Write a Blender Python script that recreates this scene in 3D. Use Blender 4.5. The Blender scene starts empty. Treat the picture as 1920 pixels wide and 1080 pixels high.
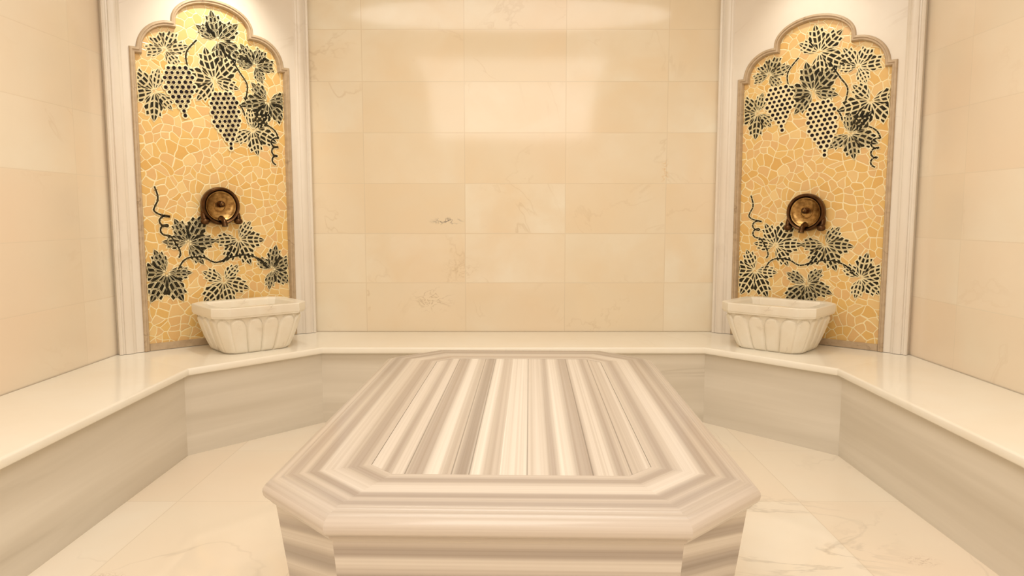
import bpy, bmesh, math, random
from mathutils import Vector
random.seed(7)
scene = bpy.context.scene
C = bpy.context.collection
PI = math.pi

# ------------------------------------------------------------------ helpers
class MB:
    def __init__(s): s.v=[]; s.f=[]; s.uv=[]; s.m=[]
    def face(s, pts, uv=None, m=0):
        n=len(s.v); s.v.extend([tuple(p) for p in pts]); s.f.append(list(range(n,n+len(pts))))
        s.uv.append(uv if uv else [(p[0],p[2]) for p in pts]); s.m.append(m)
    def grid(s, rows, uvrows=None, m=0, closed=False, flip=False):
        n=len(s.v); R=len(rows); K=len(rows[0])
        for r in rows: s.v.extend([tuple(p) for p in r])
        for i in range(R-1):
            for j in range(K if closed else K-1):
                j2=(j+1)%K
                q=[(i,j),(i,j2),(i+1,j2),(i+1,j)]
                if flip: q=q[::-1]
                s.f.append([n+a*K+b for a,b in q])
                if uvrows: s.uv.append([uvrows[a][b] for a,b in q])
                else: s.uv.append([(rows[a][b][0],rows[a][b][2]) for a,b in q])
                s.m.append(m)
    def build(s, name, mats, parent=None, smooth=False, merge=False, loc=None):
        me=bpy.data.meshes.new(name); me.from_pydata(s.v,[],s.f)
        ul=me.uv_layers.new(name='UVMap')
        for p,u,m in zip(me.polygons,s.uv,s.m):
            p.material_index=m; p.use_smooth=smooth
            for li,c in zip(p.loop_indices,u): ul.data[li].uv=c
        for m in (mats if isinstance(mats,list) else [mats]): me.materials.append(m)
        if merge:
            b=bmesh.new(); b.from_mesh(me); bmesh.ops.remove_doubles(b,verts=b.verts,dist=1e-5)
            bmesh.ops.recalc_face_normals(b,faces=b.faces); b.to_mesh(me); b.free()
        o=bpy.data.objects.new(name,me); C.objects.link(o)
        if parent: o.parent=parent
        if loc: o.location=loc
        return o
def autosmooth(o, ang=35):
    me=o.data
    for p in me.polygons: p.use_smooth=True
    try: me.set_sharp_from_angle(angle=math.radians(ang))
    except Exception: pass
def thing(name,label,cat,loc=(0,0,0),rz=0,group=None):
    o=bpy.data.objects.new(name,None); C.objects.link(o); o.location=loc; o.rotation_euler=(0,0,rz)
    o.empty_display_size=.1; o['label']=label; o['category']=cat
    if group: o['group']=group
    return o
def struct(o): o['kind']='structure'; return o
def dup(root,loc,rz,label):
    r=root.copy(); C.objects.link(r); r.location=loc; r.rotation_euler=(0,0,rz); r['label']=label
    for ch in list(root.children):
        c=ch.copy(); C.objects.link(c); c.parent=r
        for g in list(ch.children):
            d=g.copy(); C.objects.link(d); d.parent=c
    return r
def srgb(r,g,b):
    f=lambda c:(c/12.92 if c<=.04045 else ((c+.055)/1.055)**2.4)
    return (f(r/255),f(g/255),f(b/255),1)

# ------------------------------------------------------------------ materials
class NT:
    def __init__(s,name,rough=.4,metal=0):
        s.mat=bpy.data.materials.new(name); s.mat.use_nodes=True; s.t=s.mat.node_tree
        s.b=s.t.nodes['Principled BSDF']; s.b.inputs['Roughness'].default_value=rough; s.b.inputs['Metallic'].default_value=metal
    def n(s,typ,**k):
        nd=s.t.nodes.new(typ)
        for a,b in k.items(): setattr(nd,a,b)
        return nd
    def l(s,a,b): s.t.links.new(a,b)
    def uv(s,sx=1,sy=1,ox=0,oy=0):
        t=s.n('ShaderNodeTexCoord'); m=s.n('ShaderNodeMapping')
        m.inputs['Scale'].default_value=(sx,sy,1); m.inputs['Location'].default_value=(ox,oy,0)
        s.l(t.outputs['UV'],m.inputs['Vector']); return m.outputs['Vector']
    def obj(s,sc=(1,1,1)):
        t=s.n('ShaderNodeTexCoord'); m=s.n('ShaderNodeMapping'); m.inputs['Scale'].default_value=sc
        s.l(t.outputs['Object'],m.inputs['Vector']); return m.outputs['Vector']
    def noise(s,vec,scale,detail=4,rough=.55,dist=0,out='Fac'):
        n=s.n('ShaderNodeTexNoise'); n.inputs['Scale'].default_value=scale; n.inputs['Detail'].default_value=detail
        n.inputs['Roughness'].default_value=rough; n.inputs['Distortion'].default_value=dist
        s.l(vec,n.inputs['Vector']); return n.outputs[out]
    def ramp(s,fac,stops,interp='LINEAR'):
        r=s.n('ShaderNodeValToRGB'); cr=r.color_ramp; cr.interpolation=interp
        while len(cr.elements)<len(stops): cr.elements.new(.5)
        for e,(p,c) in zip(cr.elements,stops): e.position=p
        for e,(p,c) in zip(cr.elements,stops): e.color=c if len(c)==4 else (*c,1)
        s.l(fac,r.inputs['Fac']); return r.outputs['Color']
    def mix(s,fac,a,b,mode='MIX'):
        m=s.n('ShaderNodeMix',data_type='RGBA',blend_type=mode)
        for v,i in ((fac,0),(a,6),(b,7)):
            if hasattr(v,'is_linked'): s.l(v,m.inputs[i])
            else: m.inputs[i].default_value=v
        return m.outputs[2]
    def math(s,op,a,b=0):
        m=s.n('ShaderNodeMath',operation=op)
        for i,v in enumerate((a,b)):
            if hasattr(v,'is_linked'): s.l(v,m.inputs[i])
            else: m.inputs[i].default_value=v
        return m.outputs[0]
    def col(s,c): s.l(c,s.b.inputs['Base Color'])
    def bump(s,h,strength=.2,dist=.01):
        b=s.n('ShaderNodeBump'); b.inputs['Strength'].default_value=strength; b.inputs['Distance'].default_value=dist
        s.l(h,b.inputs['Height']); s.l(b.outputs['Normal'],s.b.inputs['Normal'])
W1=(1,1,1,1); K1=(0,0,0,1)
def marble(name,c1,c2,cloud,vein,brick=None,rough=.25,vscale=1.6,vwidth=.02,vamt=.5,sx=1,sy=1,mortar=None,camt=.5,cscale=2.2,marks=(),jamt=.5,pink=None,pamt=.4):
    t=NT(name,rough); st=t.uv(sx,sy)
    if brick:
        bw,rh,ms,ou,ov=brick; m=t.uv(1,1,ou,ov)
        def bk(a,b_):
            b=t.n('ShaderNodeTexBrick'); b.offset=0; b.squash=1
            b.inputs['Color1'].default_value=a; b.inputs['Color2'].default_value=b_; b.inputs['Mortar'].default_value=a
            b.inputs['Scale'].default_value=1; b.inputs['Mortar Size'].default_value=ms; b.inputs['Mortar Smooth'].default_value=.6
            b.inputs['Brick Width'].default_value=bw; b.inputs['Row Height'].default_value=rh
            t.l(m,b.inputs['Vector']); return b
        b=bk(c1,c2); base=b.outputs['Color']; jf=b.outputs['Fac']
        b2=bk(K1,W1); sc=t.n('ShaderNodeVectorMath',operation='SCALE'); t.l(b2.outputs['Color'],sc.inputs[0]); sc.inputs['Scale'].default_value=23
        ad=t.n('ShaderNodeVectorMath',operation='ADD'); t.l(st,ad.inputs[0]); t.l(sc.outputs[0],ad.inputs[1]); st=ad.outputs[0]
    else: base=c1; jf=None
    n1=t.noise(st,cscale,4,.5,.4)
    f1=t.ramp(n1,[(.35,K1),(.68,W1)])
    c=t.mix(t.math('MULTIPLY',f1,camt),base,cloud)
    n3=t.noise(st,cscale*2.4,4,.5,.4); f3=t.ramp(n3,[(.40,K1),(.75,W1)])
    c=t.mix(t.math('MULTIPLY',f3,camt*.6),c,c2)
    if pink:
        n5=t.noise(t.uv(1,1,3.7,1.9),.9,3,.5,.3); f5=t.ramp(n5,[(.46,K1),(.68,W1)])
        c=t.mix(t.math('MULTIPLY',f5,pamt),c,pink)
    n2=t.noise(st,vscale,5,.55,.7)
    f2=t.ramp(n2,[(.5-vwidth,K1),(.5,W1),(.5+vwidth,K1)])
    n4=t.noise(st,vscale*1.3+.3,2); f4=t.ramp(n4,[(.5,K1),(.7,W1)])
    c=t.mix(t.math('MULTIPLY',t.math('MULTIPLY',f2,f4),vamt),c,vein)
    for (mx,my,rx,ry,colr,amt,scl) in marks:      # local mineral veins / stains in the stone
        mu=t.uv(1/rx,1/ry,-mx/rx,-my/ry); ln=t.n('ShaderNodeVectorMath',operation='LENGTH'); t.l(mu,ln.inputs[0])
        k=t.ramp(ln.outputs['Value'],[(.2,W1),(1,K1)])
        nn=t.noise(t.uv(1,1.8),scl,5,.6,1.0); v=t.ramp(nn,[(.47,K1),(.5,W1),(.53,K1)])
        c=t.mix(t.math('MULTIPLY',t.math('MULTIPLY',k,v),amt),c,colr)
    if brick:
        c=t.mix(t.math('MULTIPLY',jf,jamt),c,mortar if mortar else vein)
        inv=t.math('SUBTRACT',1,jf); t.bump(inv,.1,.001)
    t.col(c); return t.mat
M={}
M['wall']=marble('cream_marble_tiles',srgb(250,243,226),srgb(241,226,200),srgb(243,224,194),srgb(206,180,144),(.645,.3195,.003,.947,.187),.09,1.5,.012,.35,mortar=srgb(210,187,152),camt=.9,cscale=2.3,jamt=.4,
   marks=((-.42,1.172,.12,.03,srgb(96,90,92),1.0,9),(-.52,.66,.16,.10,srgb(170,142,106),.6,10),(-.33,.85,.15,.12,srgb(200,172,134),.35,9),(.98,1.48,.03,.14,srgb(220,174,104),.6,10)),pink=srgb(247,224,198),pamt=.35)
M['sidewall']=marble('pale_marble_tiles',srgb(249,240,222),srgb(243,229,207),srgb(246,226,201),srgb(214,186,152),(.645,.3195,.003,.25,.187),.17,1.2,.012,.2,mortar=srgb(218,198,170),camt=.65,cscale=1.8,jamt=.3,pink=srgb(247,222,197),pamt=.4)
M['floor']=marble('floor_marble',srgb(252,245,231),srgb(247,235,215),srgb(248,233,213),srgb(192,178,160),(.66,.66,.0030,.1,.35),.08,.9,.008,.3,mortar=srgb(216,198,172),camt=.6,cscale=1.5,jamt=.45,pink=srgb(249,227,205),pamt=.5,
   marks=((1.02,2.62,.45,.5,srgb(180,170,156),.55,1.6),(-1.36,2.3,.08,.05,srgb(150,110,90),.6,30),(1.44,2.42,.08,.05,srgb(150,110,90),.6,30)))
M['bench']=marble('bench_top_marble',srgb(254,249,237),srgb(248,240,223),srgb(251,239,219),srgb(228,210,180),None,.12,1.0,.01,.2,camt=.4)
M['riser']=marble('bench_riser_marble',srgb(236,228,214),srgb(219,209,193),srgb(210,200,183),srgb(172,158,138),None,.18,.7,.025,.45,sx=.28,sy=6,camt=.9,cscale=1.2)
M['white']=marble('white_frame_marble',srgb(242,234,223),srgb(233,222,207),srgb(235,220,203),srgb(200,182,162),None,.25,1.6,.012,.35,camt=.6)
M['basin']=marble('basin_marble',srgb(248,241,226),srgb(236,223,201),srgb(238,223,198),srgb(176,156,130),None,.28,4,.015,.55,camt=.6,cscale=5)
M['border']=marble('brown_stone_edge',srgb(192,168,138),srgb(168,142,114),srgb(208,186,156),srgb(122,98,76),None,.45,9,.03,.6,camt=.7,cscale=14)

LT=srgb(228,219,209); MD=srgb(210,199,188); GR=srgb(188,176,166); DK=srgb(170,158,148); JT=srgb(112,102,94); WH=srgb(239,232,223); PK=srgb(221,210,200)
def streaks(t,c,axis,amt):
    for k,(a,b) in enumerate(((40,.10),(140,.25))):
        st=t.uv(a,b,k*3.3,1) if axis==0 else t.uv(b,a,1,k*3.3)
        n2=t.noise(st,1.0,2,.5); f=t.ramp(n2,[(.36,srgb(218,211,204)),(.58,W1)])
        c=t.mix(amt,c,f,'MULTIPLY')
    return c
def striped(name,stops,length,axis=0,wob=.01,rough=.22,amt=.5):
    t=NT(name,rough); u=t.uv(); sp=t.n('ShaderNodeSeparateXYZ'); t.l(u,sp.inputs[0])
    st=t.uv(4,.5) if axis==0 else t.uv(.5,4)
    n=t.noise(st,1.4,2,.5)
    w=t.math('MULTIPLY',t.math('SUBTRACT',n,.5),wob*2)
    x=t.math('ADD',sp.outputs[axis],w); x=t.math('DIVIDE',x,length)
    c=t.ramp(x,[(p/length,cc) for p,cc in stops])
    t.col(streaks(t,c,axis,amt)); return t.mat
def bands(seq,soft=.007):
    out=[];p0=0
    for e,c in seq:
        w=e-p0; s=min(soft,w*.35); out+= [(p0+s,c),(e-s,c)]; p0=e
    return out
ES=.09
M['edge']=striped('striped_border_marble',bands([(.020,MD),(.036,PK),(.056,MD),(.098,PK),(.140,MD),(.166,GR),(.184,MD),(.212,GR),(.258,LT),(.274,MD),(.304,GR),(.33,MD)]),.4,0,.003,amt=.3)
def striped_center():
    t=NT('striped_centre_marble',.18); u=t.uv(); sp=t.n('ShaderNodeSeparateXYZ'); t.l(u,sp.inputs[0])
    st=t.uv(3,.5); n=t.noise(st,1.4,2,.5); w=t.math('MULTIPLY',t.math('SUBTRACT',n,.5),.018)
    x0=t.math('DIVIDE',sp.outputs[0],.70); x=t.math('ADD',x0,w)
    seq=[(.055,LT),(.085,GR),(.13,LT),(.20,GR),(.248,WH),(.300,MD),(.348,DK),(.395,WH),(.455,MD),(.545,WH),(.62,LT),(.65,GR),(.71,WH),(.775,GR),(.845,LT),(.88,GR),(.955,MD),(1.0,LT)]
    def half(s0,s1,q):
        o=[];p=s0
        for e,cc in q:
            a=(p-s0)/(s1-s0); b=(e-s0)/(s1-s0); g=min(.022,(e-p)*.7)/(s1-s0); o+=[(min(1,a+g*.5),cc),(max(0,b-g*.5),cc)]; p=e
        return o
    m=9; mid=seq[m-1][0]
    c1=t.ramp(t.math('DIVIDE',x,mid),half(0,mid,seq[:m]))
    c2=t.ramp(t.math('DIVIDE',t.math('SUBTRACT',x,mid),1-mid),half(mid,1,seq[m:]))
    c=t.mix(t.math('GREATER_THAN',x,mid),c1,c2)
    c=streaks(t,c,0,.4)
    for j in (.13,.288,.348,.545,.768,.9):   # saw joints between the strips
        d=t.math('ABSOLUTE',t.math('SUBTRACT',x0,j)); k=t.math('LESS_THAN',d,.0024)
        c=t.mix(t.math('MULTIPLY',k,.6),c,JT)
    t.col(c); return t.mat
M['center']=striped_center()
M['base']=striped('striped_base_marble',[(0,MD),(.06,GR),(.1,LT),(.16,MD),(.2,GR),(.25,MD),(.29,LT),(.32,GR),(.35,LT),(.375,GR),(.39,MD),(.405,LT),(.420,GR),(.435,DK),(.450,GR),(.460,MD),(.470,LT),(.488,LT),(.498,GR),(.512,GR),(.522,MD),(.535,LT),(.56,LT)],.6,1,.006,amt=.35)

def mosaic_mat():
    t=NT('amber_mosaic',.22); u=t.uv()
    n=t.noise(u,5,2,.5,0,'Color')
    vm=t.n('ShaderNodeVectorMath',operation='SCALE'); t.l(n,vm.inputs[0]); vm.inputs['Scale'].default_value=.10
    va=t.n('ShaderNodeVectorMath',operation='ADD'); t.l(u,va.inputs[0]); t.l(vm.outputs[0],va.inputs[1])
    v1=t.n('ShaderNodeTexVoronoi',voronoi_dimensions='2D',feature='DISTANCE_TO_EDGE'); v1.inputs['Scale'].default_value=20
    v2=t.n('ShaderNodeTexVoronoi',voronoi_dimensions='2D',feature='F1'); v2.inputs['Scale'].default_value=20
    for v in (v1,v2): t.l(va.outputs[0],v.inputs['Vector'])
    sp=t.n('ShaderNodeSeparateColor'); t.l(v2.outputs['Color'],sp.inputs[0])
    c=t.ramp(sp.outputs[0],[(0,srgb(228,182,106)),(.35,srgb(236,197,124)),(.7,srgb(231,189,130)),(1,srgb(242,210,148))])
    g=t.ramp(v1.outputs['Distance'],[(.034,W1),(.058,K1)])
    c=t.mix(g,c,srgb(253,238,192)); t.col(c)
    h=t.ramp(v1.outputs['Distance'],[(.03,K1),(.08,W1)]); t.bump(h,.4,.003)
    return t.mat
M['mosaic']=mosaic_mat()
def plain(name,c,c2,rough,metal=0,scale=20,spec=None):
    t=NT(name,rough,metal); n=t.noise(t.obj(),scale,3); t.col(t.ramp(n,[(.35,c),(.65,c2)]))
    if spec is not None: t.b.inputs['Specular IOR Level'].default_value=spec
    return t.mat
M['leaf']=plain('dark_green_tesserae',srgb(30,29,21),srgb(60,54,38),.35,0,30,.12)
M['grout']=plain('cream_grout',srgb(255,242,200),srgb(252,234,184),.7,0,30)
M['grape']=plain('black_grape_tesserae',srgb(22,17,20),srgb(38,28,32),.3,0,20,.15)
M['bronze']=plain('aged_bronze',srgb(76,54,36),srgb(106,76,50),.34,1)
M['brass']=plain('antique_brass',srgb(188,152,96),srgb(134,100,58),.3,1,45)
M['ceil']=plain('ceiling_plaster',srgb(250,246,238),srgb(246,240,230),.8)

# ------------------------------------------------------------------ room shell
H=3.0; YB=-1.3; BZ=.45
WP=[(-2.165,YB),(-2.16,3.89),(-1.30,4.66),(1.325,4.66),(2.175,3.89),(2.17,YB)]
EP=[(-1.59,YB+.01),(-1.607,3.52),(-1.092,4.09),(1.108,4.09),(1.618,3.52),(1.598,YB+.01)]
def wallbox(name,a,b,mat,z0=0,z1=H,th=.1,u0=0):
    a=Vector((a[0],a[1],0)); b=Vector((b[0],b[1],0)); d=(b-a); L=d.length; d.normalize()
    out=Vector((-d.y,d.x,0))*th
    m=MB(); Z0=Vector((0,0,z0)); Z1=Vector((0,0,z1))
    m.face([a+Z0,b+Z0,b+Z1,a+Z1],[(u0,z0),(u0+L,z0),(u0+L,z1),(u0,z1)])
    ao=a+out; bo=b+out
    m.face([bo+Z0,ao+Z0,ao+Z1,bo+Z1],[(0,0)]*4)
    m.face([a+Z1,b+Z1,bo+Z1,ao+Z1],[(0,0)]*4); m.face([ao+Z0,bo+Z0,b+Z0,a+Z0],[(0,0)]*4)
    m.face([ao+Z0,a+Z0,a+Z1,ao+Z1],[(0,0)]*4); m.face([b+Z0,bo+Z0,bo+Z1,b+Z1],[(0,0)]*4)
    return struct(m.build(name,mat))
wallbox('wall_left',WP[0],WP[1],M['sidewall'])
wallbox('wall_back_left',WP[1],WP[2],M['white'])
wallbox('wall_back',WP[2],WP[3],M['wall'],u0=-1.30)
wallbox('wall_back_right',WP[3],WP[4],M['white'])
wallbox('wall_right',WP[4],WP[5],M['sidewall'])
wallbox('wall_front',WP[5],WP[0],M['sidewall'])
def slab(name,pts,z0,z1,mat):
    m=MB()
    m.face([(x,y,z1) for x,y in pts],[(x,y) for x,y in pts]); m.face([(x,y,z0) for x,y in pts[::-1]],[(x,y) for x,y in pts[::-1]])
    n=len(pts)
    for i in range(n):
        a=pts[i]; b=pts[(i+1)%n]; m.face([(a[0],a[1],z0),(b[0],b[1],z0),(b[0],b[1],z1),(a[0],a[1],z1)])
    return m.build(name,mat)
ring=[(-2.3,YB-.1),(2.3,YB-.1),(2.3,4.8),(-2.3,4.8)]
struct(slab('floor',ring,-.1,0,M['floor'])); struct(slab('ceiling',ring,H,H+.1,M['ceil']))

# ------------------------------------------------------------------ bench
def miter(P,i):
    ns=[]
    for a,b in ((i-1,i),(i,i+1)):
        if 0<=a and b<len(P):
            d=Vector((P[b][0]-P[a][0],P[b][1]-P[a][1])).normalized(); ns.append(Vector((d.y,-d.x)))
    if len(ns)==1: return ns[0]
    s=(ns[0]+ns[1]).normalized(); return s/s.dot(ns[0])
bench=thing('bench','low cream marble bench with grey veined front running along the walls','bench',(0,4.3,0))
prof=[(-.012,.45),(-.006,.4495),(-.002,.447),(0,.443),(0,.421),(-.002,.416),(-.006,.4135),(-.012,.413),(-.05,.413)]
for i in range(5):
    rowspts=[]
    for k in (i,i+1):
        mv=miter(EP,k); e=Vector(EP[k]); wm=miter(WP,k); w=Vector(WP[k])+wm*.005
        wy=e.y if k in (0,5) else w.y
        pts=[(w.x,wy,BZ)]+[(e.x+mv.x*o,e.y+mv.y*o,z) for o,z in prof]+[(w.x,wy,.413)]
        rowspts.append(pts)
    uvs=[[(p[0]+i*3.1,p[1]-p[2]) for p in r] for r in rowspts]
    m=MB(); m.grid(rowspts,uvs,flip=False)
    m.face(rowspts[0][::-1],uvs[0][::-1]); m.face(rowspts[1],uvs[1])
    s=m.build('seat_slab',M['bench'],bench,merge=True,loc=(0,-4.3,0)); autosmooth(s,40)
    m=MB(); zt=.413
    e0=Vector(EP[i])+miter(EP,i)*-.03; e1=Vector(EP[i+1])+miter(EP,i+1)*-.03
    b0=Vector(EP[i])+miter(EP,i)*-.06; b1=Vector(EP[i+1])+miter(EP,i+1)*-.06
    L=(e1-e0).length; u=i*7.3
    m.face([(e0.x,e0.y,0),(e1.x,e1.y,0),(e1.x,e1.y,zt),(e0.x,e0.y,zt)],[(u,0),(u+L,0),(u+L,zt),(u,zt)])
    m.face([(b1.x,b1.y,0),(b0.x,b0.y,0),(b0.x,b0.y,zt),(b1.x,b1.y,zt)])
    m.face([(e0.x,e0.y,zt),(e1.x,e1.y,zt),(b1.x,b1.y,zt),(b0.x,b0.y,zt)])
    m.face([(b0.x,b0.y,0),(e0.x,e0.y,0),(e0.x,e0.y,zt),(b0.x,b0.y,zt)]); m.face([(e1.x,e1.y,0),(b1.x,b1.y,0),(b1.x,b1.y,zt),(e1.x,e1.y,zt)])
    m.build('front_panel',M['riser'],bench,loc=(0,-4.3,0))

# ------------------------------------------------------------------ central slab
SW,SL,CH=1.155,1.85,.20; SZ=.60
def octa(ins=0,w=SW,l=SL,c=CH):
    hw=w/2-ins; hl=l/2-ins; cc=c-ins*.5858
    return [(-hw+cc,-hl),(hw-cc,-hl),(hw,-hl+cc),(hw,hl-cc),(hw-cc,hl),(-hw+cc,hl),(-hw,hl-cc),(-hw,-hl+cc)]
tbl=thing('massage_slab','large octagonal heated slab of grey and white striped marble in the middle','marble slab',(.012,2.335,0),math.radians(-1.4))
bp=[(.236,-.004),(.235,0),(.046,0),(.044,-.0008),(.041,-.0038),(.036,-.0052),(.026,-.0060),(.016,-.009),(.007,-.0155),(.001,-.025),(0,-.032),(.002,-.042),(.007,-.049),(.013,-.0525),(.016,-.054),(.017,-.059),(.021,-.064),(.028,-.066),(.06,-.066)]
arc=[0]
for a,b in zip(bp,bp[1:]): arc.append(arc[-1]+math.hypot(a[0]-b[0],a[1]-b[1]))
a0=arc[2]
uval=[ES+d if k<=2 else ES+.046-(arc[k]-a0) for k,(d,z) in enumerate(bp)]
m=MB()
for i in range(8):
    rows=[];uvs=[]
    for (d,z),u in zip(bp,uval):
        o=octa(d); a=o[i]; b=o[(i+1)%8]
        rows.append([(a[0],a[1],SZ+z),(b[0],b[1],SZ+z)])
        L=math.hypot(a[0]-b[0],a[1]-b[1]); uvs.append([(u,i*2.3-L/2),(u,i*2.3+L/2)])
    m.grid(rows,uvs,flip=True)
o=m.build('border',M['edge'],tbl,merge=True); autosmooth(o,30)
m=MB(); oi=octa(.2366)
m.face([(x,y,SZ-.0008) for x,y in oi],[(x+.341,y) for x,y in oi])
for i in range(8):
    a=oi[i]; b=oi[(i+1)%8]; m.face([(a[0],a[1],SZ-.06),(b[0],b[1],SZ-.06),(b[0],b[1],SZ-.0008),(a[0],a[1],SZ-.0008)])
m.face([(x,y,SZ-.06) for x,y in oi[::-1]])
m.build('center_panel',M['center'],tbl)
ot=octa(.027); ob=octa(.095); ot2=octa(.057); ob2=octa(.125)
ZT=SZ-.0655
for i in range(8):
    j=(i+1)%8; A,B=ot[i],ot[j]; Cc,D=ob[i],ob[j]; L=math.hypot(A[0]-B[0],A[1]-B[1])
    tilt=.22 if i in (1,3,5) else (-.22 if i==7 else (.1 if i in(2,6) else 0))
    sh=lambda u,v:(u+i*3.7,v+tilt*(u-L/2)-(.01 if i%2 else 0))
    m=MB()
    m.face([(Cc[0],Cc[1],0),(D[0],D[1],0),(B[0],B[1],ZT),(A[0],A[1],ZT)],[sh(0,0),sh(L,0),sh(L,ZT),sh(0,ZT)])
    a2,b2,c2,d2=ot2[i],ot2[j],ob2[i],ob2[j]
    m.face([(d2[0],d2[1],0),(c2[0],c2[1],0),(a2[0],a2[1],ZT),(b2[0],b2[1],ZT)])
    m.face([(A[0],A[1],ZT),(B[0],B[1],ZT),(b2[0],b2[1],ZT),(a2[0],a2[1],ZT)])
    m.build('base_panel',M['base'],tbl)

# ------------------------------------------------------------------ niches (local frame: x along wall, -y into room)
HW=.44; NB=BZ+.002
RS=.958        # the right niche is a little lower than the left one
def arch(ins=0,n=14,k=1):
    r=[(HW-ins,NB),(HW-ins,2.10-ins)]
    cx=.235
    r.append((.405-ins,2.10-ins))
    for q in range(1,n+1):
        th=PI/2*q/n; r.append((cx+(.17-ins)*math.cos(th),2.10+(.165-ins)*math.sin(th)))
    r[-1]=(cx,2.265-ins)
    r.append((.222-ins*.9,2.265-ins))
    for q in range(0,n+1):
        th=PI/2*q/n; r.append(((.222-ins*.9)*math.cos(th),2.285+(.14-ins)*math.sin(th)))
    l=[(-x,z) for x,z in r[::-1]][1:]
    return [(x,NB+(z-NB)*k) for x,z in r+l]
nic=[((-1.73,4.275),math.atan2(.77,.86)),((1.75,4.275),math.atan2(-.77,.85))]
HLS=[math.hypot(.86,.77)/2,math.hypot(.85,.77)/2]
PD=.026
def plate(k,HL):
    m=MB(); A=arch(k=k); top=H
    front=[(HL,NB),(HL,top),(-HL,top),(-HL,NB)]+A[::-1]
    m.face([(x,-PD,z) for x,z in front])
    for a,b in zip(A,A[1:]): m.face([(a[0],-PD,a[1]),(b[0],-PD,b[1]),(b[0],-.001,b[1]),(a[0],-.001,a[1])])
    return m
def trimmesh(s,HL):
    pr=[(HL,0),(HL,-.044),(HL-.007,-.049),(HL-.016,-.047),(HL-.020,-.040),(HL-.022,-.036),(HL-.030,-.036),(HL-.032,-.042),(HL-.038,-.045),(HL-.066,-.045),(HL-.072,-.041),(HL-.074,-.036),(HL-.082,-.034),(HL-.086,-.029),(HL-.090,-.0265),(HL-.090,0)]
    m=MB(); rows=[[(s*x,y,z) for x,y in pr] for z in (NB,H)]
    m.grid(rows,[[(s*x+y*3+9*s,z*.5) for x,y in pr] for z in (NB,H)],flip=(s<0))
    m.face([(s*x,y,NB) for x,y in pr])
    return m
names=['wall_niche_left','wall_niche_right']; tn=1
def xf(o,k):
    (x,y),rz=nic[k]; o.location=(x,y,0); o.rotation_euler=(0,0,rz); return o
for k in range(2):
    o=plate((1,RS)[k],HLS[k]).build(names[k],M['white'],merge=True); struct(xf(o,k))
    for s in (-1,1):
        o=trimmesh(s,HLS[k]).build('trim_%d'%tn,M['white'],merge=True); struct(xf(o,k)); tn+=1; autosmooth(o,40)

pan=thing('mosaic_panel','arched amber grapevine mosaic behind the left basin, its top brightly lit','mosaic panel',(nic[0][0][0],nic[0][0][1],0),nic[0][1],'arched grapevine mosaics')
A=arch(.004)
m=MB(); m.face([(x,-.006,z) for x,z in A])
for a,b in zip(A,A[1:]+A[:1]): m.face([(a[0],-.006,a[1]),(b[0],-.006,b[1]),(b[0],-.0015,b[1]),(a[0],-.0015,a[1])])
m.build('mosaic_field',M['mosaic'],pan)
m=MB()
rows=[[(x,y,z) for x,z in arch(i)] for i,y in ((-.010,-PD-.0005),(-.009,-PD-.008),(-.004,-PD-.012),(.004,-PD-.012),(.007,-PD-.006),(.016,-PD-.006),(.020,-PD+.002),(.022,-.007))]
m.grid(rows); o=m.build('arch_edge',M['border'],pan,merge=True); autosmooth(o,50)
m=MB(); x=HW-.022
m.face([(-x,-.022,NB),(x,-.022,NB),(x,-.022,BZ+.04),(-x,-.022,BZ+.04)]); m.face([(-x,-.022,BZ+.04),(x,-.022,BZ+.04),(x,-.0065,BZ+.04),(-x,-.0065,BZ+.04)])
m.face([(-x,-.0065,NB),(-x,-.022,NB),(-x,-.022,BZ+.04),(-x,-.0065,BZ+.04)]); m.face([(x,-.022,NB),(x,-.0065,NB),(x,-.0065,BZ+.04),(x,-.022,BZ+.04)])
m.build('bottom_edge',M['border'],pan)

XM=HW-.026
def cl(x): return max(-XM,min(XM,x))
def arch_in(x,z):
    ax=abs(x)
    if z<2.08: return True
    if ax<.2: return z<2.285+.115*math.sqrt(max(0,1-(ax/.2)**2))
    return ax<.375 and z<2.10+.14*math.sqrt(max(0,1-((max(ax,.235)-.235)/.145)**2))
def inset(P,d):
    n=len(P); out=[]
    for i in range(n):
        p,q,r=P[i-1],P[i],P[(i+1)%n]
        e1=Vector((q[0]-p[0],q[1]-p[1])); e2=Vector((r[0]-q[0],r[1]-q[1]))
        if e1.length<1e-6 or e2.length<1e-6: return None
        e1.normalize(); e2.normalize(); n1=Vector((-e1.y,e1.x)); n2=Vector((-e2.y,e2.x)); s=n1+n2
        if s.length<.25: return None
        s.normalize(); k=min(2.2,1/max(.35,s.dot(n1))); out.append((q[0]+s.x*d*k,q[1]+s.y*d*k))
    return out
def area2(P): return sum(P[i][0]*P[(i+1)%len(P)][1]-P[(i+1)%len(P)][0]*P[i][1] for i in range(len(P)))
LAY=0
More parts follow.
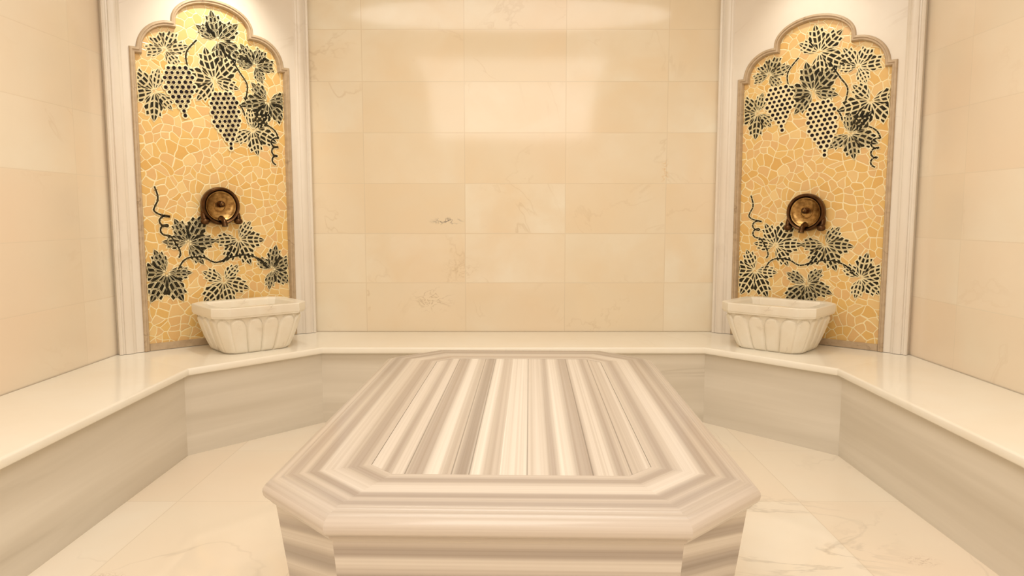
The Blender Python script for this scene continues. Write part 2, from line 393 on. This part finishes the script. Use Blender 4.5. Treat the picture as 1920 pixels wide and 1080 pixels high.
def piece(m,pts,gap,grow):
    """one tessera: a cream grout bed slightly bigger, the dark stone slightly smaller"""
    if not all(arch_in(*p) for p in pts): return
    P=[]
    for x,z in pts:
        q=(cl(x),z)
        if not P or math.hypot(P[-1][0]-q[0],P[-1][1]-q[1])>.002: P.append(q)
    if len(P)>2 and math.hypot(P[-1][0]-P[0][0],P[-1][1]-P[0][1])<.002: P.pop()
    if len(P)<3: return
    if area2(P)<0: P=P[::-1]
    a0=area2(P)
    if a0<1.2e-4: return
    g=inset(P,-grow)
    d=None; gg=gap
    while gg>.0008:
        d=inset(P,gg)
        if d and area2(d)>a0*.18 and area2(d)<a0: break
        d=None; gg*=.75
    y0=-.0072-LAY*.00012
    if g: m.face([(cl(x),y0,z) for x,z in g],m=1)
    if not d: return
    y1=y0-.0018
    m.face([(x,y1,z) for x,z in d],m=0)
    for i in range(len(d)):
        a=d[i]; b=d[(i+1)%len(d)]; m.face([(a[0],y0,a[1]),(b[0],y0,b[1]),(b[0],y1,b[1]),(a[0],y1,a[1])],m=0)
def leaf(cx,cz,R,rot):
    global LAY
    LAY+=1
    m=MB(); R*=1.04; G=.0046; GW=.0020
    for ang,ll in ((0,1),(60,.97),(-60,.97),(120,.82),(-120,.82)):
        th=rot+math.radians(ang+random.uniform(-7,7)); L=R*ll*random.uniform(.92,1.08)
        dx,dz=math.cos(th),math.sin(th)
        def P(t,w): return (cx+dx*L*t-dz*L*w, cz+dz*L*t+dx*L*w)
        for s in (1,-1):
            r=random.uniform; j=r(-.03,.03); j2=r(-.04,.04); w1=r(.27,.33); w2=r(.30,.38)
            piece(m,[P(.05,0),P(.32,0),P(.38+j,s*.15),P(.14,s*.08)],G,GW)
            piece(m,[P(.15,s*.09),P(.38+j,s*.15),P(.50+j2,s*w1),P(.34,s*w1*.85)],G,GW)
            piece(m,[P(.32,0),P(.58,0),P(.64+j2,s*.17),P(.38+j,s*.15)],G,GW)
            piece(m,[P(.39+j,s*.16),P(.64+j2,s*.17),P(.72,s*w2*.8),P(.60,s*w2),P(.50+j2,s*w1)],G,GW)
            piece(m,[P(.58,0),P(.80,0),P(.86,s*.13),P(.64+j2,s*.16)],G,GW)
            piece(m,[P(.65+j2,s*.17),P(.86,s*.13),P(.90,s*.27),P(.73,s*w2*.8)],G,GW)
            piece(m,[P(.80,0),P(1.10,0),P(.95,s*.10),P(.86,s*.12)],G*.8,GW)
    m.build('vine_leaf',[M['leaf'],M['grout']],pan)
def AX(a): return -HW+a*2*HW
for a,z,R,deg in [(.20,2.12,.135,70),(.53,2.215,.160,35),(.13,1.89,.15,200),(.775,2.10,.13,60),(.50,1.985,.165,110),(.86,1.90,.165,250),(.745,1.72,.145,-20),
                  (.29,1.05,.155,60),(.62,1.065,.15,-60),(.15,.885,.165,235),(.51,.82,.150,-80),(.85,.874,.145,20)]:
    leaf(AX(a),z,R,math.radians(deg))
def disc(m,cx,cz,r,y,mi,n=10,yb=-.0072):
    p=[(cx+r*math.cos(2*PI*i/n),cz+r*math.sin(2*PI*i/n)) for i in range(n)]
    m.face([(x,y,z) for x,z in p],m=mi)
    for i in range(n):
        a=p[i]; b=p[(i+1)%n]; m.face([(a[0],yb,a[1]),(b[0],yb,b[1]),(b[0],y,b[1]),(a[0],y,a[1])],m=mi)
def grapes(cx,cz,w,h,rot):
    m=MB(); s=.0300; rows=int(h/(s*.87))
    for r in range(rows):
        t=r/(rows-1); ww=w*(.80+.2*math.sin(PI*t*1.2)) if t<.55 else w*(1-(t-.55)/.55)
        n=max(1,round(ww/s)); n=n if n%2==r%2 or n<2 else n-1; z=h/2-r*s*.87
        for k in range(n):
            x=(k-(n-1)/2)*s+random.uniform(-.002,.002)
            X=cx+x*math.cos(rot)-z*math.sin(rot); Z=cz+x*math.sin(rot)+z*math.cos(rot)
            disc(m,X,Z,.0190,-.0112,1,10); disc(m,X,Z,.0102*random.uniform(.88,1.1),-.0128,0,9,-.0112)
    m.build('grape_cluster',[M['grape'],M['grout']],pan)
grapes(AX(.29),1.875,.18,.31,.12); grapes(AX(.575),1.745,.19,.34,.12)
def tendril(pts,w=.012):
    P=[]; n=len(pts)
    for i in range(n-1):
        p0=pts[max(0,i-1)];p1=pts[i];p2=pts[i+1];p3=pts[min(n-1,i+2)]
        for k in range(8):
            t=k/8; f=lambda a,b,c,d:.5*((2*b)+(-a+c)*t+(2*a-5*b+4*c-d)*t*t+(-a+3*b-3*c+d)*t**3)
            P.append((f(p0[0],p1[0],p2[0],p3[0]),f(p0[1],p1[1],p2[1],p3[1])))
    P.append(pts[-1])
    m=MB(); acc=0; dash=[P[0]]
    for a,b in zip(P,P[1:]):
        dash.append(b); acc+=math.hypot(a[0]-b[0],a[1]-b[1])
        if acc>.022:
            p,q=dash[0],dash[-1]; d=Vector((q[0]-p[0],q[1]-p[1]))
            if d.length>.004:
                d.normalize(); nx,nz=-d.y*w/2,d.x*w/2
                piece(m,[(p[0]+nx,p[1]+nz),(q[0]+nx,q[1]+nz),(q[0]-nx,q[1]-nz),(p[0]-nx,p[1]-nz)],.0018,.003)
            dash=[b]; acc=0
    if m.f: m.build('tendril',[M['leaf'],M['grout']],pan)
def curl(cx,z0,z1,r,turns,ph=0):
    N=turns*6; return [(cx+r*math.cos(ph+2*PI*turns*i/N)*(1-.2*i/N), z0+(z1-z0)*i/N+r*.6*math.sin(ph+2*PI*turns*i/N)) for i in range(N+1)]
tendril([(AX(.78),1.80),(AX(.84),1.76),(AX(.90),1.73)]+curl(AX(.90),1.68,1.52,.026,3))
tendril([(AX(.10),1.37),(AX(.12),1.30),(AX(.09),1.23)]+curl(AX(.15),1.20,1.10,.03,2)+[(AX(.24),1.0),(AX(.22),.96)])
tendril([(AX(.22),.90),(AX(.27),.96),(AX(.38),.965),(AX(.46),.93),(AX(.55),.955),(AX(.66),.97),(AX(.76),.94),(AX(.82),.88)])
tendril([(AX(.60),2.15),(AX(.67),2.05),(AX(.72),1.98),(AX(.70),1.88)])
tendril([(AX(.40),2.20),(AX(.33),2.12),(AX(.34),2.03),(AX(.38),1.97)]); tendril([(AX(.62),1.90),(AX(.68),1.84),(AX(.70),1.78)])
tendril([(AX(.51),.93),(AX(.56),.99),(AX(.58),1.03)])
p2=dup(pan,(nic[1][0][0],nic[1][0][1],NB*(1-RS)),nic[1][1],'arched amber grapevine mosaic behind the right basin'); p2.scale=(1,1,RS)

# ------------------------------------------------------------------ wall tap
def lathe(prof,center,mat,name,parent,n=40,axis='y'):
    m=MB(); rows=[]
    for r,h in prof:
        row=[]
        for i in range(n):
            a=2*PI*i/n; c,s=math.cos(a)*r,math.sin(a)*r
            if axis=='y': row.append((center[0]+c,center[1]-h,center[2]+s))
            else: row.append((center[0]+c,center[1]+s,center[2]+h))
        rows.append(row)
    m.grid(rows,closed=True)
    o=m.build(name,mat,parent,merge=True); autosmooth(o,50); return o
def tube(path,rad,mat,name,parent,n=14):
    m=MB(); rows=[]; P=[Vector(p) for p in path]
    for i,p in enumerate(P):
        t=(P[min(i+1,len(P)-1)]-P[max(i-1,0)]).normalized(); u=Vector((1,0,0))
        if abs(t.dot(u))>.9: u=Vector((0,1,0))
        v=t.cross(u).normalized(); u=v.cross(t)
        r=rad[i] if isinstance(rad,list) else rad
        rows.append([tuple(p+u*r*math.cos(2*PI*k/n)+v*r*math.sin(2*PI*k/n)) for k in range(n)])
    m.grid(rows,closed=True); m.face(rows[0]); m.face(rows[-1][::-1])
    o=m.build(name,mat,parent,merge=True); autosmooth(o,50); return o
def niche_pt(k,x,y,z):
    (cx,cy),rz=nic[k]; return (cx+x*math.cos(rz)-y*math.sin(rz), cy+x*math.sin(rz)+y*math.cos(rz), z)
tap=thing('wall_tap','round bronze wall tap above the left basin','tap',niche_pt(0,-.005,-.0135,1.262),nic[0][1],'bronze taps')
lathe([(0,.001),(.098,.001),(.108,.005),(.111,.014),(.110,.034),(.107,.046),(.103,.050),(.098,.049),(.092,.042),(.088,.034),(.086,.016),(0,.016)],(0,0,0),M['bronze'],'wall_plate',tap)
lathe([(.086,.038),(.083,.037),(.078,.031),(.071,.0265),(.060,.0225),(.048,.0195),(.036,.0185),(.034,.0215),(.030,.0215),(.028,.018),(0,.0175)],(0,0,0),M['brass'],'dish',tap)
lathe([(.018,.018),(.018,.026),(.012,.032),(.010,.040),(.015,.046),(.018,.053),(.015,.060),(.008,.064),(0,.065)],(0,0,.010),M['bronze'],'knob',tap,28)
lathe([(.006,.062),(.007,.067),(.004,.071),(0,.072)],(0,0,.010),M['brass'],'button',tap,20)
for s in (-1,1):
    arm=tube([(s*.092,-.014,-.034),(s*.098,-.024,-.052),(s*.100,-.034,-.070),(s*.097,-.040,-.082)],[.017,.017,.015,.016],M['bronze'],'side_arm',tap)
    lathe([(0,-.018),(.014,-.016),(.023,-.008),(.025,.004),(.020,.013),(.012,.018),(0,.019)],(s*.096,-.042,-.090),M['bronze'],'handle',arm,22,'z')
tube([(0,-.030,-.070),(0,-.060,-.080),(0,-.082,-.094),(0,-.088,-.118)],[.016,.015,.014,.017],M['bronze'],'spout',tap)
dup(tap,niche_pt(1,.0,-.0135,1.225),nic[1][1],'round bronze wall tap above the right basin')

# ------------------------------------------------------------------ basin: chamfered rectangle
def facet(hx,hy,c,cnt=(96,36,72)):
    """rectangle with cut corners, sampled side by side -> (x,y,nx,ny,side,t)"""
    V=[(-hx+c,-hy),(hx-c,-hy),(hx,-hy+c),(hx,hy-c),(hx-c,hy),(-hx+c,hy),(-hx,hy-c),(-hx,-hy+c)]
    nn=[]
    for i in range(8):
        a,b=V[i],V[(i+1)%8]; d=Vector((b[0]-a[0],b[1]-a[1])).normalized(); nn.append((d.y,-d.x))
    num=[cnt[0],cnt[1],cnt[2],cnt[1]]*2; out=[]
    for i in range(8):
        a,b=V[i],V[(i+1)%8]
        for k in range(num[i]):
            t=k/num[i]; n=nn[i]
            if k==0:
                p=nn[i-1]; s=Vector((n[0]+p[0],n[1]+p[1])).normalized(); n=(s.x,s.y)
            out.append((a[0]+(b[0]-a[0])*t,a[1]+(b[1]-a[1])*t,n[0],n[1],i,t))
    return out
def make_basin(label,loc,rz):
    t=thing('wash_basin',label,'basin',loc,rz,'fluted marble basins')
    HX,HY,CC=.268,.220,.068; HT=.264; RT=.058
    e=.012; base=facet(HX-e,HY-e,CC-e*.586)
    N=len(base); per=[4,1,3,1]*2
    m=MB(); rows=[];uvs=[]; K=32
    for k in range(K+1):
        v=k/K; z=v*(HT-RT)
        sc=.70+.30*(v**.72)
        row=[];uv=[]
        for i,(x,y,nx,ny,sd,tt) in enumerate(base):
            f=(tt*per[sd])%1; s=abs(f-.5)*2
            petal=max(0,1-s**6)
            topcut=1-max(0,min(1,(v-(.93-.24*s**3))/.03))
            botcut=min(1,v/.05)
            bump=.014*petal*topcut*(.5+.5*botcut)-.012
            row.append((x*sc+nx*bump,y*sc+ny*bump,z)); uv.append((i/N*1.8,z))
        rows.append(row);uvs.append(uv)
    m.grid(rows,uvs,closed=True); m.face(rows[0][::-1],[(0,0)]*N)
    def ring_(d,z): return [(p[0],p[1],z) for p in facet(HX-d,HY-d,max(.02,CC-d*.586))]
    inner=[ring_(d,z) for d,z in ((.062,HT-RT),(.066,HT-.08),(.078,HT-.12),(.10,HT-.17),(.15,HT-.19))]
    m.grid(inner,closed=True,flip=True); m.face(inner[-1],[(0,0)]*N)
    m.grid([rows[-1],inner[0]],closed=True)
    o=m.build('bowl',M['basin'],t,merge=True); autosmooth(o,38)
    m=MB(); rr=[ring_(d,z) for d,z in ((.034,HT-RT-.001),(.008,HT-RT),(.005,HT-RT+.002),(.004,HT-RT+.008),(.001,HT-RT+.011),(0,HT-RT+.014),(0,HT-.004),(.003,HT),(.050,HT),(.054,HT-.003),(.058,HT-.012),(.063,HT-RT-.001))]
    m.grid(rr,closed=True); o=m.build('rim',M['basin'],t,merge=True); autosmooth(o,30)
    lathe([(0,.004),(.018,.004),(.022,.001),(.022,-.002)],(0,0,HT-.19),M['brass'],'drain',t,24,'z')
    return t
b0=make_basin('carved white marble basin with petal fluting on the left bench corner',niche_pt(0,.045,-.288,BZ),nic[0][1])
dup(b0,niche_pt(1,-.045,-.288,BZ),nic[1][1],'carved white marble basin with petal fluting on the right bench corner')

# ------------------------------------------------------------------ light
def area(name,loc,size,power,col,rot=(0,0,0),sizey=None,shape='RECTANGLE'):
    l=bpy.data.lights.new(name,'AREA'); l.size=size; l.energy=power; l.color=col
    if sizey: l.shape=shape; l.size_y=sizey
    o=bpy.data.objects.new(name,l); C.objects.link(o); o.location=loc; o.rotation_euler=rot; return o
def spot(name,loc,tgt,power,col,ang,blend=.6,r=.04):
    l=bpy.data.lights.new(name,'SPOT'); l.energy=power; l.color=col; l.spot_size=math.radians(ang); l.spot_blend=blend; l.shadow_soft_size=r
    o=bpy.data.objects.new(name,l); C.objects.link(o); o.location=loc
    o.rotation_euler=(Vector(tgt)-Vector(loc)).to_track_quat('-Z','Y').to_euler(); return o
WARM=(1,.955,.885)
area('ceiling_dome_light',(0,2.75,2.96),2.8,28,WARM,sizey=1.05,shape='ELLIPSE')
area('ceiling_glow',(0,.3,2.96),2.2,26,WARM,sizey=1.4)
area('rear_fill',(0,-.6,2.6),2.2,24,WARM,rot=(math.radians(40),0,0),sizey=1.0)  # added fill behind the camera, hung below the ceiling; no fixture there
for k,e in ((0,46),(1,18)):
    p=niche_pt(k,0,-.55,2.93); q=niche_pt(k,0,-.0,1.9); spot('niche_spot',p,q,e,(1,.95,.80),66,.9)
for x in (-1.5,1.5): spot('bench_spot',(x,2.6,2.95),(x*1.1,2.6,0),13,WARM,90,.9,.08)

w=bpy.data.worlds.new('World'); scene.world=w; w.use_nodes=True
w.node_tree.nodes['Background'].inputs[0].default_value=(1,.9,.78,1); w.node_tree.nodes['Background'].inputs[1].default_value=.3
# ------------------------------------------------------------------ camera
cd=bpy.data.cameras.new('Camera'); cam=bpy.data.objects.new('Camera',cd); C.objects.link(cam)
cd.sensor_width=36; cd.lens=1350/1920*36; cam.location=(0,0,1.21); cam.rotation_euler=(math.radians(90-5.79),0,0); cd.clip_start=.02
scene.camera=cam
scene.view_settings.view_transform='Standard'; scene.view_settings.look='None'
